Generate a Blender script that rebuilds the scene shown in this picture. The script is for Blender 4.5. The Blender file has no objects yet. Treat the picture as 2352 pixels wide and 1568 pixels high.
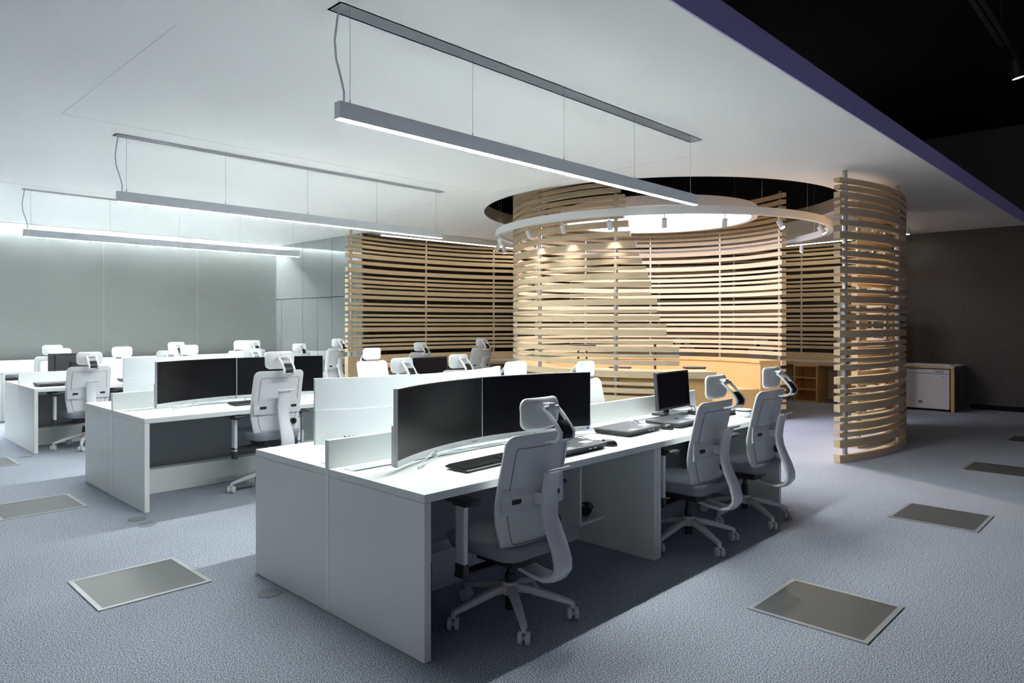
import bpy, bmesh, math, random
from mathutils import Vector, Matrix
random.seed(7)
PI = math.pi
sc = bpy.context.scene
COL = sc.collection

# ------------------------------------------------------------------ camera, world, exposure
cam_d = bpy.data.cameras.new('camera'); cam = bpy.data.objects.new('camera', cam_d); COL.objects.link(cam)
cam_d.sensor_width = 36; cam_d.lens = 1597.07 / 2352 * 36; cam_d.shift_y = -41.7 / 2352
cam_d.clip_start = 0.05; cam_d.clip_end = 100
cam.location = (0, 0, 1.4507); cam.rotation_euler = (PI / 2, 0, 0.7681 - PI / 2)
sc.camera = cam
w = bpy.data.worlds.new('world'); sc.world = w; w.use_nodes = True
wn, wl = w.node_tree.nodes, w.node_tree.links      # dim bluish dusk towards the open side, paler light from the left end of the hall
wt = wn.new('ShaderNodeTexCoord'); ws = wn.new('ShaderNodeSeparateXYZ'); wl.new(wt.outputs['Generated'], ws.inputs[0])
wm = wn.new('ShaderNodeMapRange'); wm.inputs['From Min'].default_value = 0.25; wm.inputs['From Max'].default_value = -0.95; wm.clamp = True
wl.new(ws.outputs[0], wm.inputs['Value'])
wx = wn.new('ShaderNodeMix'); wx.data_type = 'RGBA'; wl.new(wm.outputs[0], wx.inputs[0])
wx.inputs[6].default_value = (0.046, 0.042, 0.115, 1); wx.inputs[7].default_value = (0.27, 0.275, 0.28, 1)
wl.new(wx.outputs[2], wn['Background'].inputs[0]); wn['Background'].inputs[1].default_value = 1.0
sc.view_settings.view_transform = 'Standard'; sc.view_settings.look = 'None'
sc.view_settings.exposure = 0.12; sc.view_settings.gamma = 1; sc.view_settings.use_curve_mapping = False
sc.cycles.max_bounces = 14; sc.cycles.diffuse_bounces = 12; sc.cycles.glossy_bounces = 6; sc.cycles.sample_clamp_indirect = 0

PEND = 225.0     # linear pendants
COVE = 270.0
DISC = 10.5
SPOT = 9.0

# ------------------------------------------------------------------ materials
MATS = {}
def mat(name, col, rough=0.5, metal=0.0, spec=0.5, emit=None, es=0.0, coat=0.0, trans=0.0):
    if name in MATS: return MATS[name]
    m = bpy.data.materials.new(name); m.use_nodes = True
    b = m.node_tree.nodes['Principled BSDF']
    b.inputs['Base Color'].default_value = (*col, 1); b.inputs['Roughness'].default_value = rough
    b.inputs['Metallic'].default_value = metal; b.inputs['Specular IOR Level'].default_value = spec
    b.inputs['Coat Weight'].default_value = coat; b.inputs['Coat Roughness'].default_value = 0.08
    if emit:
        b.inputs['Emission Color'].default_value = (*emit, 1); b.inputs['Emission Strength'].default_value = es
    MATS[name] = m
    return m
def nodes(m): return m.node_tree.nodes, m.node_tree.links, m.node_tree.nodes['Principled BSDF']
def coords(m, scale, kind='Object'):
    n, l, b = nodes(m)
    tc = n.new('ShaderNodeTexCoord'); mp = n.new('ShaderNodeMapping'); mp.inputs['Scale'].default_value = scale
    l.new(tc.outputs[kind], mp.inputs[0]); return mp.outputs[0]
def noise(m, vec, scale, detail=2, rough=0.5):
    n, l, b = nodes(m); t = n.new('ShaderNodeTexNoise')
    t.inputs['Scale'].default_value = scale; t.inputs['Detail'].default_value = detail; t.inputs['Roughness'].default_value = rough
    l.new(vec, t.inputs['Vector']); return t.outputs[0]
def ramp(m, fac, stops):
    n, l, b = nodes(m); r = n.new('ShaderNodeValToRGB'); l.new(fac, r.inputs[0])
    e = r.color_ramp.elements
    while len(e) < len(stops): e.new(0.5)
    for i, (p, c) in enumerate(stops): e[i].position = p; e[i].color = (*c, 1)
    return r.outputs[0]
def bump(m, h, strength, dist=0.002):
    n, l, b = nodes(m); bp = n.new('ShaderNodeBump'); bp.inputs['Strength'].default_value = strength
    bp.inputs['Distance'].default_value = dist; l.new(h, bp.inputs['Height']); l.new(bp.outputs[0], b.inputs['Normal'])

M_white = mat('white_laminate', (0.745, 0.775, 0.755), 0.38)
M_panel = mat('white_divider', (0.80, 0.835, 0.815), 0.35)
M_ceil = mat('ceiling_paint', (0.945, 0.955, 0.945), 0.8, spec=0.2)
M_black = mat('black_plastic', (0.012, 0.012, 0.014), 0.35)
M_dkplastic = mat('charcoal_plastic', (0.035, 0.035, 0.04), 0.45)
M_shell = mat('chair_shell', (0.68, 0.70, 0.71), 0.42)
M_shell2 = mat('chair_back_panel', (0.62, 0.64, 0.66), 0.5)
M_head = mat('chair_white', (0.75, 0.77, 0.77), 0.4)
M_chrome = mat('chrome', (0.75, 0.76, 0.78), 0.12, metal=1)
M_steel = mat('brushed_steel', (0.55, 0.52, 0.50), 0.28, metal=1)
M_caster = mat('caster_plastic', (0.62, 0.62, 0.62), 0.45)
M_pend = mat('pendant_aluminium', (0.66, 0.70, 0.73), 0.4)
M_slot = mat('slot_grey', (0.72, 0.73, 0.74), 0.6)
M_led = mat('led_diffuser', (1, 1, 1), 0.5, emit=(0.95, 1.0, 0.985), es=PEND)
M_cove = mat('cove_led', (1, 1, 1), 0.5, emit=(0.93, 0.98, 1.0), es=COVE)
M_perim = mat('perimeter_led', (1, 1, 1), 0.5, emit=(1.0, 0.90, 0.74), es=16.0)
M_disc = mat('disc_diffuser', (1, 1, 1), 0.5, emit=(0.84, 0.88, 1.10), es=DISC)
M_lens = mat('spot_lens', (1, 1, 1), 0.5, emit=(1.0, 0.95, 0.88), es=12.0)
M_screen = mat('screen_glass', (0.006, 0.006, 0.008), 0.22, spec=0.15)
M_silver = mat('silver_bezel', (0.62, 0.66, 0.68), 0.35, metal=0.3)
M_mwhite = mat('monitor_white', (0.74, 0.78, 0.80), 0.22, coat=0.3)
M_laptop = mat('laptop_lid', (0.11, 0.115, 0.12), 0.38, metal=0.4)
M_lapdk = mat('laptop_base', (0.03, 0.03, 0.035), 0.4)
M_sticker = mat('sticker_white', (0.75, 0.76, 0.78), 0.5)
M_blue = mat('sticker_blue', (0.02, 0.10, 0.45), 0.5)
M_yellow = mat('sticker_gold', (0.45, 0.36, 0.10), 0.5)
M_brown = mat('dark_brown_top', (0.09, 0.065, 0.055), 0.45)
M_fascia = mat('purple_fascia', (0.50, 0.46, 0.80), 0.6)
M_void = mat('black_void', (0.012, 0.011, 0.013), 0.9, spec=0.1)
M_fridge = mat('fridge_white', (0.72, 0.70, 0.69), 0.4)
M_ringp = mat('ring_paint', (0.74, 0.74, 0.74), 0.45)
M_cable = mat('cable_white', (0.62, 0.63, 0.66), 0.5)
M_outlet = mat('outlet_metal', (0.20, 0.21, 0.22), 0.45, metal=0.4)
M_rim = mat('hole_rim', (0.42, 0.38, 0.33), 0.8)
M_recess_shade = mat('recess_shade_grey', (0.27, 0.28, 0.29), 0.6)  # shade on the white panel under the desks, put into its colour

M_seat = mat('seat_fabric', (0.27, 0.29, 0.32), 0.9, spec=0.2)
v = coords(M_seat, (1, 1, 1)); bump(M_seat, noise(M_seat, v, 900, 1), 0.4, 0.001)

M_carpet = mat('carpet', (0.3, 0.34, 0.42), 1.0, spec=0.05)
v = coords(M_carpet, (1, 1, 1))
f = noise(M_carpet, v, 185, 3, 0.75)
c = ramp(M_carpet, f, [(0.42, (0.045, 0.055, 0.08)), (0.5, (0.31, 0.34, 0.405)), (0.58, (0.67, 0.72, 0.80))])
nn, ll, bb = nodes(M_carpet)
big = ramp(M_carpet, noise(M_carpet, v, 1.3, 2), [(0.3, (0.9, 0.9, 0.9)), (0.7, (1, 1, 1))])
mx = nn.new('ShaderNodeMix'); mx.data_type = 'RGBA'; mx.blend_type = 'MULTIPLY'; mx.inputs[0].default_value = 1
ll.new(c, mx.inputs[6]); ll.new(big, mx.inputs[7]); ll.new(mx.outputs[2], bb.inputs['Base Color'])
bump(M_carpet, f, 0.12, 0.002)

def wood(name, a, b_, rough=0.5, scale=(1.2, 1.2, 22)):
    m = mat(name, a, rough, spec=0.35)
    n, l, b = nodes(m); v = coords(m, scale)
    f = noise(m, v, 5, 5, 0.65)
    c = ramp(m, f, [(0.32, b_), (0.68, a)]); l.new(c, b.inputs['Base Color'])
    return m
M_wood = wood('pale_oak', (0.65, 0.52, 0.345), (0.52, 0.40, 0.24))
M_wood2 = wood('bench_oak', (0.72, 0.48, 0.21), (0.62, 0.39, 0.15), scale=(0.8, 0.8, 14))

M_dark = wood('dark_wall_panel', (0.105, 0.092, 0.082), (0.08, 0.07, 0.063), 0.38, (8, 8, 1))

M_grey = mat('grey_glass_wall', (0.195, 0.21, 0.205), 0.35, spec=0.5)
M_mirror = mat('glossy_wall', (0.42, 0.44, 0.44), 0.5)
n, l, b = nodes(M_mirror)
gl = n.new('ShaderNodeBsdfGlossy'); gl.inputs['Roughness'].default_value = 0.03; gl.inputs['Color'].default_value = (0.66, 0.68, 0.68, 1)
ms = n.new('ShaderNodeMixShader'); ms.inputs[0].default_value = 0.45
l.new(b.outputs[0], ms.inputs[1]); l.new(gl.outputs[0], ms.inputs[2]); l.new(ms.outputs[0], n['Material Output'].inputs[0])
b.inputs['Base Color'].default_value = (0.22, 0.235, 0.235, 1)
M_seam = mat('wall_seam', (0.03, 0.03, 0.03), 0.6)
M_seaml = mat('wall_seam_light', (0.26, 0.28, 0.28), 0.6)
M_joint = mat('ceiling_joint', (0.82, 0.83, 0.83), 0.8)

# perforated metal: square holes on a 12 mm pitch
M_perf = mat('perforated_metal', (0.34, 0.36, 0.36), 0.4, metal=0.2)
n, l, b = nodes(M_perf)
tc = n.new('ShaderNodeTexCoord'); sp = n.new('ShaderNodeSeparateXYZ'); l.new(tc.outputs['Object'], sp.inputs[0])
def saw(sock):
    a = n.new('ShaderNodeMath'); a.operation = 'MULTIPLY'; a.inputs[1].default_value = 1 / 0.0118; l.new(sock, a.inputs[0])
    a2 = n.new('ShaderNodeMath'); a2.operation = 'ADD'; a2.inputs[1].default_value = 100; l.new(a.outputs[0], a2.inputs[0])
    f_ = n.new('ShaderNodeMath'); f_.operation = 'FRACT'; l.new(a2.outputs[0], f_.inputs[0])
    g = n.new('ShaderNodeMath'); g.operation = 'GREATER_THAN'; g.inputs[1].default_value = 0.25; l.new(f_.outputs[0], g.inputs[0])
    return g.outputs[0]
mul = n.new('ShaderNodeMath'); mul.operation = 'MULTIPLY'; l.new(saw(sp.outputs[0]), mul.inputs[0]); l.new(saw(sp.outputs[1]), mul.inputs[1])
mxc = n.new('ShaderNodeMix'); mxc.data_type = 'RGBA'; l.new(mul.outputs[0], mxc.inputs[0])
mxc.inputs[6].default_value = (0.22, 0.235, 0.23, 1); mxc.inputs[7].default_value = (0.012, 0.013, 0.014, 1)
l.new(mxc.outputs[2], b.inputs['Base Color'])

# ------------------------------------------------------------------ mesh helpers
def box(bm, x0, x1, y0, y1, z0, z1, mtx=None):
    vs = [bm.verts.new(p) for p in ((x0, y0, z0), (x1, y0, z0), (x1, y1, z0), (x0, y1, z0), (x0, y0, z1), (x1, y0, z1), (x1, y1, z1), (x0, y1, z1))]
    for f_ in ((3, 2, 1, 0), (4, 5, 6, 7), (0, 1, 5, 4), (1, 2, 6, 5), (2, 3, 7, 6), (3, 0, 4, 7)): bm.faces.new([vs[i] for i in f_])
    if mtx: bmesh.ops.transform(bm, matrix=mtx, verts=vs)
    return vs
def frame_of(d):
    d = Vector(d).normalized(); up = Vector((0, 0, 1)) if abs(d.z) < 0.95 else Vector((1, 0, 0))
    a = d.cross(up).normalized(); return a, a.cross(d).normalized()
def sweep(bm, pts, prof, closed=False, fixed=None, scales=None):
    """sweep a closed profile [(a,b)..] along pts; a along the side vector, b along the up vector"""
    pts = [Vector(p) for p in pts]; n_ = len(pts); rings = []
    for i, p in enumerate(pts):
        if closed: d = pts[(i + 1) % n_] - pts[i - 1]
        else: d = (pts[min(i + 1, n_ - 1)] - pts[max(i - 1, 0)])
        d.normalize()
        if fixed is not None:
            up = Vector(fixed); a = d.cross(up).normalized(); u = a.cross(d).normalized() if fixed != (0, 0, 1) else Vector((0, 0, 1))
        else: a, u = frame_of(d)
        s = scales[i] if scales else 1
        rings.append([bm.verts.new(p + a * (x * s) + u * (y * s)) for x, y in prof])
    k = len(prof)
    for i in range(n_ if closed else n_ - 1):
        r0, r1 = rings[i], rings[(i + 1) % n_]
        for j in range(k): bm.faces.new((r0[j], r0[(j + 1) % k], r1[(j + 1) % k], r1[j]))
    if not closed:
        bm.faces.new(rings[0][::-1]); bm.faces.new(rings[-1])
def circ(r, k=10): return [(r * math.cos(2 * PI * i / k), r * math.sin(2 * PI * i / k)) for i in range(k)]
def rect(w_, h): return [(-w_ / 2, -h / 2), (w_ / 2, -h / 2), (w_ / 2, h / 2), (-w_ / 2, h / 2)]
def tube(bm, pts, r, k=8): sweep(bm, pts, circ(r, k))
def cyl(bm, p0, p1, r0, r1=None, k=20):
    sweep(bm, [p0, p1], circ(1, k), scales=[r0, r0 if r1 is None else r1])
def lathe(bm, prof, k=32, c=(0, 0)):
    rings = []
    for r, z in prof:
        if r < 1e-6: rings.append([bm.verts.new((c[0], c[1], z))])
        else: rings.append([bm.verts.new((c[0] + r * math.cos(2 * PI * i / k), c[1] + r * math.sin(2 * PI * i / k), z)) for i in range(k)])
    for a, b2 in zip(rings, rings[1:]):
        for i in range(k):
            q = [a[i % len(a)], a[(i + 1) % len(a)], b2[(i + 1) % len(b2)], b2[i % len(b2)]]
            q = list(dict.fromkeys(q))
            if len(q) > 2: bm.faces.new(q)
def rrect(w_, h, r, k=5):
    pts = []
    for cx, cy, a0 in ((w_ / 2 - r, h / 2 - r, 0), (-w_ / 2 + r, h / 2 - r, 90), (-w_ / 2 + r, -h / 2 + r, 180), (w_ / 2 - r, -h / 2 + r, 270)):
        for i in range(k + 1):
            a = math.radians(a0 + 90 * i / k); pts.append((cx + r * math.cos(a), cy + r * math.sin(a)))
    return pts
def pad(bm, z0, z1, W, yc, th, curve=0.0, r=0.06, nx=14, nz=16, bulge=0.0):
    """rounded cushion/shell standing in the XZ plane; W(t) half width, yc(t) depth, sides swept forward by curve"""
    H = z1 - z0; ts = []
    for i in range(nz + 1):
        t = i / nz; ts.append(0.5 - 0.5 * math.cos(PI * t))
    def pt(s, t, side):
        z = z0 + H * t; d = min(t, 1 - t) * H; hw = W(t)
        if d < r: hw = hw - r + math.sqrt(max(0, r * r - (r - d) ** 2))
        e = (1 - abs(s) ** 6) * (1 - abs(2 * t - 1) ** 10)
        return (s * hw, yc(t) + curve * (s * hw / W(t)) ** 2 + side * (th / 2 * (0.35 + 0.65 * e) + bulge * (1 - s * s) * (1 - (2 * t - 1) ** 2)), z)
    g = {}
    for side in (-1, 1):
        for j, t in enumerate(ts):
            for i in range(nx + 1):
                s = math.sin(PI / 2 * (2 * i / nx - 1)); g[side, i, j] = bm.verts.new(pt(s, t, side))
    for side in (-1, 1):
        for j in range(nz):
            for i in range(nx):
                q = [g[side, i, j], g[side, i + 1, j], g[side, i + 1, j + 1], g[side, i, j + 1]]
                bm.faces.new(q if side < 0 else q[::-1])
    for j in range(nz):
        for i, fl in ((0, 0), (nx, 1)):
            q = [g[-1, i, j], g[-1, i, j + 1], g[1, i, j + 1], g[1, i, j]]; bm.faces.new(q[::-1] if fl else q)
    for i in range(nx):
        for j, fl in ((0, 0), (nz, 1)):
            q = [g[-1, i, j], g[1, i, j], g[1, i + 1, j], g[-1, i + 1, j]]; bm.faces.new(q[::-1] if fl else q)
def obj(name, bm, m, parent=None, smooth=False, bevel=0, loc=(0, 0, 0), rot=(0, 0, 0), kind=None, label=None):
    bmesh.ops.recalc_face_normals(bm, faces=bm.faces)
    me = bpy.data.meshes.new(name); bm.to_mesh(me); bm.free()
    ml = m if isinstance(m, (list, tuple)) else [m]
    for x in ml: me.materials.append(x)
    if smooth:
        for p in me.polygons: p.use_smooth = True
        if smooth != 'all':
            me.update()
            try: me.set_sharp_from_angle(angle=math.radians(smooth if smooth is not True else 40))
            except Exception: pass
    o = bpy.data.objects.new(name, me); COL.objects.link(o); o.location = loc; o.rotation_euler = rot
    if parent: o.parent = parent
    if bevel:
        b_ = o.modifiers.new('bevel', 'BEVEL'); b_.width = bevel; b_.segments = 2; b_.limit_method = 'ANGLE'; b_.angle_limit = math.radians(40)
    if kind: o['kind'] = kind
    if label: o['label'] = label
    return o
def thing(name, label, cat, loc=(0, 0, 0), rz=0, group=None):
    o = bpy.data.objects.new(name, None); COL.objects.link(o); o.location = loc; o.rotation_euler = (0, 0, rz)
    o.empty_display_size = 0.1; return tag(o, label, cat, group)
def tag(o, label, cat, group=None):
    o['label'] = label; o['category'] = cat
    if group: o['group'] = group
    return o
KIDS = {}
def children(o): return [x for x in bpy.data.objects if x.parent == o]
def dup(root, loc, rz, label, group=None):
    if root not in KIDS: KIDS[root] = [(c_, children(c_)) for c_ in children(root)]
    r = root.copy(); COL.objects.link(r); r.location = loc; r.rotation_euler = (0, 0, rz); r['label'] = label
    if group: r['group'] = group
    for ch, gs in KIDS[root]:
        c_ = ch.copy(); COL.objects.link(c_); c_.parent = r
        for g in gs:
            d = g.copy(); COL.objects.link(d); d.parent = c_
    return r
def B(*a, **k):
    bm = bmesh.new(); box(bm, *a, **k); return bm
def struct(name, bm, m, **k): return obj(name, bm, m, kind='structure', **k)

# ------------------------------------------------------------------ setting
C = Vector((8.69, 5.49))          # axis of the round room
ZC = 3.05
struct('floor', B(-5, 14.3, -4, 13.8, -0.1, 0), M_carpet)

def filled(loops, z, up):
    bm = bmesh.new(); es = []
    for lp in loops:
        vs = [bm.verts.new((x, y, z)) for x, y in lp]
        for i in range(len(vs)): es.append(bm.edges.new((vs[i], vs[(i + 1) % len(vs)])))
    bmesh.ops.triangle_fill(bm, use_beauty=True, use_dissolve=False, edges=es, normal=(0, 0, 1))
    return bm
hole = [(C.x + 2.49 * math.cos(2 * PI * i / 96), C.y + 2.49 * math.sin(2 * PI * i / 96)) for i in range(96)]
BAR_Y = [3.079, 6.515, 9.951]; BX0, BX1 = 1.915, 5.505
slots = [[(BX0 - 0.01, y - 0.054), (BX1 + 0.01, y - 0.054), (BX1 + 0.01, y + 0.054), (BX0 - 0.01, y + 0.054)] for y in BAR_Y]
outer = [(-5, 1.834), (13.95, 1.834), (13.95, 13.38), (-5, 13.38)]
bm = filled([outer, hole] + slots, ZC, False)
for lp, h in [(outer, 0.16), (hole, 0.18)]:
    a = [bm.verts.new((x, y, ZC)) for x, y in lp]; b2 = [bm.verts.new((x, y, ZC + h)) for x, y in lp]
    if lp is hole:
        pass
    else:
        for i in range(len(lp)): bm.faces.new((a[i], a[(i + 1) % len(lp)], b2[(i + 1) % len(lp)], b2[i]))
    if lp is outer: pass
bmt = filled([outer, hole], ZC + 0.16, True)
tmp = bpy.data.meshes.new('t'); bmt.to_mesh(tmp); bmt.free(); bm.from_mesh(tmp); bpy.data.meshes.remove(tmp)
ceil = struct('ceiling', bm, M_ceil)
bm = bmesh.new()
sweep(bm, [(x, y, ZC + 0.09) for x, y in [(C.x + 2.505 * math.cos(2 * PI * i / 96), C.y + 2.505 * math.sin(2 * PI * i / 96)) for i in range(96)]], rect(0.03, 0.18), closed=True, fixed=(0, 0, 1))
struct('trim_1', bm, M_rim, smooth=True)
for k, y in enumerate(BAR_Y):
    bm = bmesh.new(); x0, x1 = BX0 - 0.01, BX1 + 0.01; z1 = ZC + 0.13
    box(bm, x0 - .01, x1 + .01, y - 0.066, y - 0.054, ZC, z1); box(bm, x0 - .01, x1 + .01, y + 0.054, y + 0.066, ZC, z1)
    box(bm, x0 - 0.012, x0, y - 0.054, y + 0.054, ZC, z1); box(bm, x1, x1 + 0.012, y - 0.054, y + 0.054, ZC, z1)
    box(bm, x0 - .01, x1 + .01, y - 0.066, y + 0.066, z1, z1 + 0.01)
    struct('trim_%d' % (2 + k), bm, M_slot)
struct('trim_5', B(-5, 13.95, 1.822, 1.834, ZC - 0.001, ZC + 0.17), M_fascia)
# faint joints in the plasterboard
bm = bmesh.new()
for x0, x1, y in ((1.43, 5.96, 6.16), (-3, 5.96, 9.62)): box(bm, x0, x1, y - 0.003, y + 0.003, ZC - 0.0015, ZC)
for x, y0, y1 in ((1.43, 3.88, 6.16), (5.96, 3.3, 6.16), (5.96, 6.9, 9.62)): box(bm, x - 0.003, x + 0.003, y0, y1, ZC - 0.0015, ZC)
struct('trim_6', bm, M_joint)
struct('ceiling_upper', B(-5, 14.3, -4, 13.8, 4.7, 4.8), M_void)

# back wall with cove
bm = bmesh.new(); box(bm, -5, 7.06, 13.6, 13.75, 0, 3.3); struct('wall_back', bm, M_grey)
bm = bmesh.new()
for x in (-2.6, -1.0, 0.6, 2.19, 3.788, 5.394, 6.985): box(bm, x - 0.004, x + 0.004, 13.597, 13.6, 0, ZC)
struct('trim_7', bm, M_seaml)
struct('trim_8', B(-5, 13.95, 13.37, 13.38, ZC - 0.012, ZC + 0.1), M_slot)
struct('trim_9', B(-5, 7.0, 13.38, 13.6, 3.2, 3.22), M_ceil)
tag(obj('cove_light_strip', B(-5, 6.99, 13.555, 13.585, 3.16, 3.17), M_cove), 'white LED cove strip hidden above the grey back wall', 'light strip')
# glossy panelled end wall (x = 7)
bm = bmesh.new(); g = 0.006
def panel(y0, y1, z0, z1): box(bm, 7.0, 7.03, y0 + g, y1 - g, z0 + g, z1 - g)
for y0, y1 in ((10.45, 11.442), (11.442, 12.51), (12.51, 13.6)): panel(y0, y1, 1.943, 3.3)
for y0, y1 in ((10.45, 10.579), (10.579, 11.442), (11.442, 11.953), (11.953, 12.51), (12.51, 13.353), (13.353, 13.6)): panel(y0, y1, 0, 1.943)
struct('wall_end', bm, M_mirror)
struct('wall_core', B(7.03, 7.12, 10.45, 13.75, 0, 3.3), M_seam)
# dark walls
bm = bmesh.new(); box(bm, 7.12, 13.95, 10.9, 11.0, 0, 4.7); struct('wall_far', bm, M_dark)
bm = bmesh.new()
for i in range(17): box(bm, 7.5 + i * 0.4 - 0.003, 7.5 + i * 0.4 + 0.003, 10.897, 10.9, 0, 3.05)
struct('trim_10', bm, M_seam)
struct('wall_right', B(13.95, 14.05, -4, 11.0, 0, 4.7), M_dark)
struct('wall_backupper', B(-5, 7.12, 13.75, 13.8, 3.3, 4.7), M_void)
struct('wall_rightupper', B(7.12, 14, 11.0, 11.05, 3.3, 4.7), M_void)
struct('baseboard_right', B(13.935, 13.95, 1.6, 2.6, 0, 0.08), M_void)
d = struct('door_1', B(13.93, 13.95, 0.6, 1.62, 0, 2.17), M_void)
bm = bmesh.new(); box(bm, 13.915, 13.95, 1.62, 1.69, 0, 2.24); box(bm, 13.915, 13.95, 0.6, 1.62, 2.17, 2.24)
obj('door_frame', bm, M_dark, d)

# ------------------------------------------------------------------ floor grilles and outlets
def grille():
    t = thing('floor_grille', '', 'floor grille', (0, 0, 0), 0, 'perforated floor air grilles')
    bm = bmesh.new(); s, s2 = 0.285, 0.262
    for a in ((-s, s, -s, -s2), (-s, s, s2, s), (-s, -s2, -s2, s2), (s2, s, -s2, s2)): box(bm, *a, 0.0005, 0.006)
    obj('frame', bm, mat('grille_frame', (0.38, 0.40, 0.41), 0.4, metal=0.3), t)
    obj('perforated_plate', B(-s2, s2, -s2, s2, 0.0005, 0.005), M_perf, t)
    return t
G0 = grille(); G0.location = (3.655, 1.31, 0); G0['label'] = 'large square perforated floor grille at lower right, nearest to the camera'
for x, y, lb in ((1.355, 4.21, 'square perforated floor grille with bright frame, left of the front desk end'),
                 (1.345, 6.53, 'perforated floor grille at left, beside the end of the second desk row'),
                 (1.345, 8.88, 'floor grille cut by the left frame edge beside the third desk row'),
                 (5.99, 1.31, 'perforated floor grille right of the third chair, second from the camera'),
                 (8.33, 1.31, 'dark floor grille in the shade right of the round slatted column, second from the wall'),
                 (10.68, 1.31, 'farthest dark floor grille near the right edge before the dark wall')):
    dup(G0, (x, y, 0), 0, lb)
bm = bmesh.new(); box(bm, -0.2, 0.2, -0.11, 0.11, 0.0005, 0.004)
tag(obj('floor_hatch', bm, M_outlet, loc=(10.9, 2.95, 0)), 'small flat metal floor hatch before the white refrigerator', 'floor hatch')
for i, (x, y, lb) in enumerate(((1.778, 5.575, 'round floor outlet cover nearest the second desk row corner'), (1.777, 5.37, 'round floor outlet cover on the light edge before the second desk row'),
                 (1.782, 3.535, 'round grey floor outlet cover beside the front desk end'), (1.772, 9.084, 'round floor outlet cover at the third desk row corner'))):
    bm = bmesh.new(); lathe(bm, [(0, 0.0005), (0.062, 0.0005), (0.062, 0.003), (0.060, 0.004), (0, 0.004)], 32)
    o = tag(obj('floor_outlet', bm, M_outlet, loc=(x, y, 0)), lb, 'floor outlet', 'round floor outlets')

# ------------------------------------------------------------------ slatted screens
LV = [(0.003, .077), (.157, .075), (.267, .040), (.339, .060), (.431, .040), (.527, .075), (.634, .057), (.725, .038), (.815, .076), (.962, .055), (1.047, .038), (1.119, .057),
      (1.210, .038), (1.304, .073), (1.411, .038), (1.482, .057), (1.574, .038), (1.667, .073), (1.772, .038), (1.880, .057), (1.972, .073), (2.080, .038), (2.151, .057),
      (2.243, .038), (2.335, .073), (2.475, .057), (2.585, .073), (2.688, .038), (2.764, .057), (2.852, .038), (2.925, .040)]
def arc(c_, r, a0, a1, step=2.5):
    n_ = max(2, int(abs(a1 - a0) / step)); return [(c_[0] + r * math.cos(math.radians(a0 + (a1 - a0) * i / n_)), c_[1] + r * math.sin(math.radians(a0 + (a1 - a0) * i / n_))) for i in range(n_ + 1)]
def slat(path, z0, h, parent):
    bm = bmesh.new(); sweep(bm, [(x, y, z0 + h / 2) for x, y in path], rect(0.075, h), fixed=(0, 0, 1))
    return obj('slat', bm, M_wood, parent, smooth=30)
def posts(t, pts, z1, r=0.025, z0=0.002):
    for x, y in pts:
        bm = bmesh.new(); cyl(bm, (x, y, z0), (x, y, z1), r, k=14); obj('post', bm, M_steel, t, smooth=True)
def spline(pts, n_=8):
    out = []
    P = [Vector(p) for p in pts]; P = [P[0] * 2 - P[1]] + P + [P[-1] * 2 - P[-2]]
    for i in range(1, len(P) - 2):
        for j in range(n_):
            t = j / n_; a, b2, c2, d2 = P[i - 1:i + 3]
            out.append(0.5 * ((2 * b2) + (c2 - a) * t + (2 * a - 5 * b2 + 4 * c2 - d2) * t * t + (3 * b2 - a - 3 * c2 + d2) * t ** 3))
    out.append(P[-2]); return [(q.x, q.y) for q in out]

drum = thing('slatted_drum_screen', 'large round pale oak slatted screen with ragged stepped ends around the tiered bench', 'slatted screen')
ends = {30: 202.0, 29: 202.5, 28: 202.5, 27: 201.8, 26: 203.4, 25: 203.9, 24: 205.8, 23: 206.7, 22: 207.6, 21: 208.8, 20: 209.6, 19: 210.6, 18: 210.6, 17: 212.6, 16: 212.6, 15: 213.4,
        14: 215.5, 13: 215.5, 12: 217.5, 11: 219.5, 10: 219.5, 9: 219.5, 8: 231.4}
R0 = 2.037
for i, (z0, h) in enumerate(LV): slat(arc(C, R0, -35, ends.get(i, 222)), z0, h, drum)
for z0, h, e in ((3.0, .057, 200.5), (3.085, .038, 198), (3.155, .057, 195), (3.255, .057, 190), (3.355, .060, 185)): slat(arc(C, R0, -35, e), z0, h, drum)
posts(drum, [(C.x + R0 * math.cos(math.radians(a)), C.y + R0 * math.sin(math.radians(a))) for a in (199, 166, 133.3, 100.6, 68.1, 35.1, 1.6, -31.9)], 3.46)

rs = thing('slatted_column_screen', 'tall rounded slatted oak screen standing free on the carpet at the right', 'slatted screen')
path = arc(C, 3.112, -111.5, -46)
for z0, h in LV: slat(path, z0, h, rs)
posts(rs, [(C.x + 3.112 * math.cos(math.radians(a)), C.y + 3.112 * math.sin(math.radians(a))) for a in (-109.3, -85.9, -62.5, -48)], ZC - 0.002)

irs = thing('slatted_inner_screen', 'short slatted oak screen glimpsed inside the rounded screen at the right', 'slatted screen')
path = spline([(8.60, 2.76), (9.0, 2.68), (9.4, 2.66), (10.0, 2.84), (10.6, 3.2)])
for z0, h in LV: slat(path, z0, h, irs)
posts(irs, [(8.68, 2.742), (9.5, 2.68), (10.5, 3.12)], ZC - 0.002)

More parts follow.
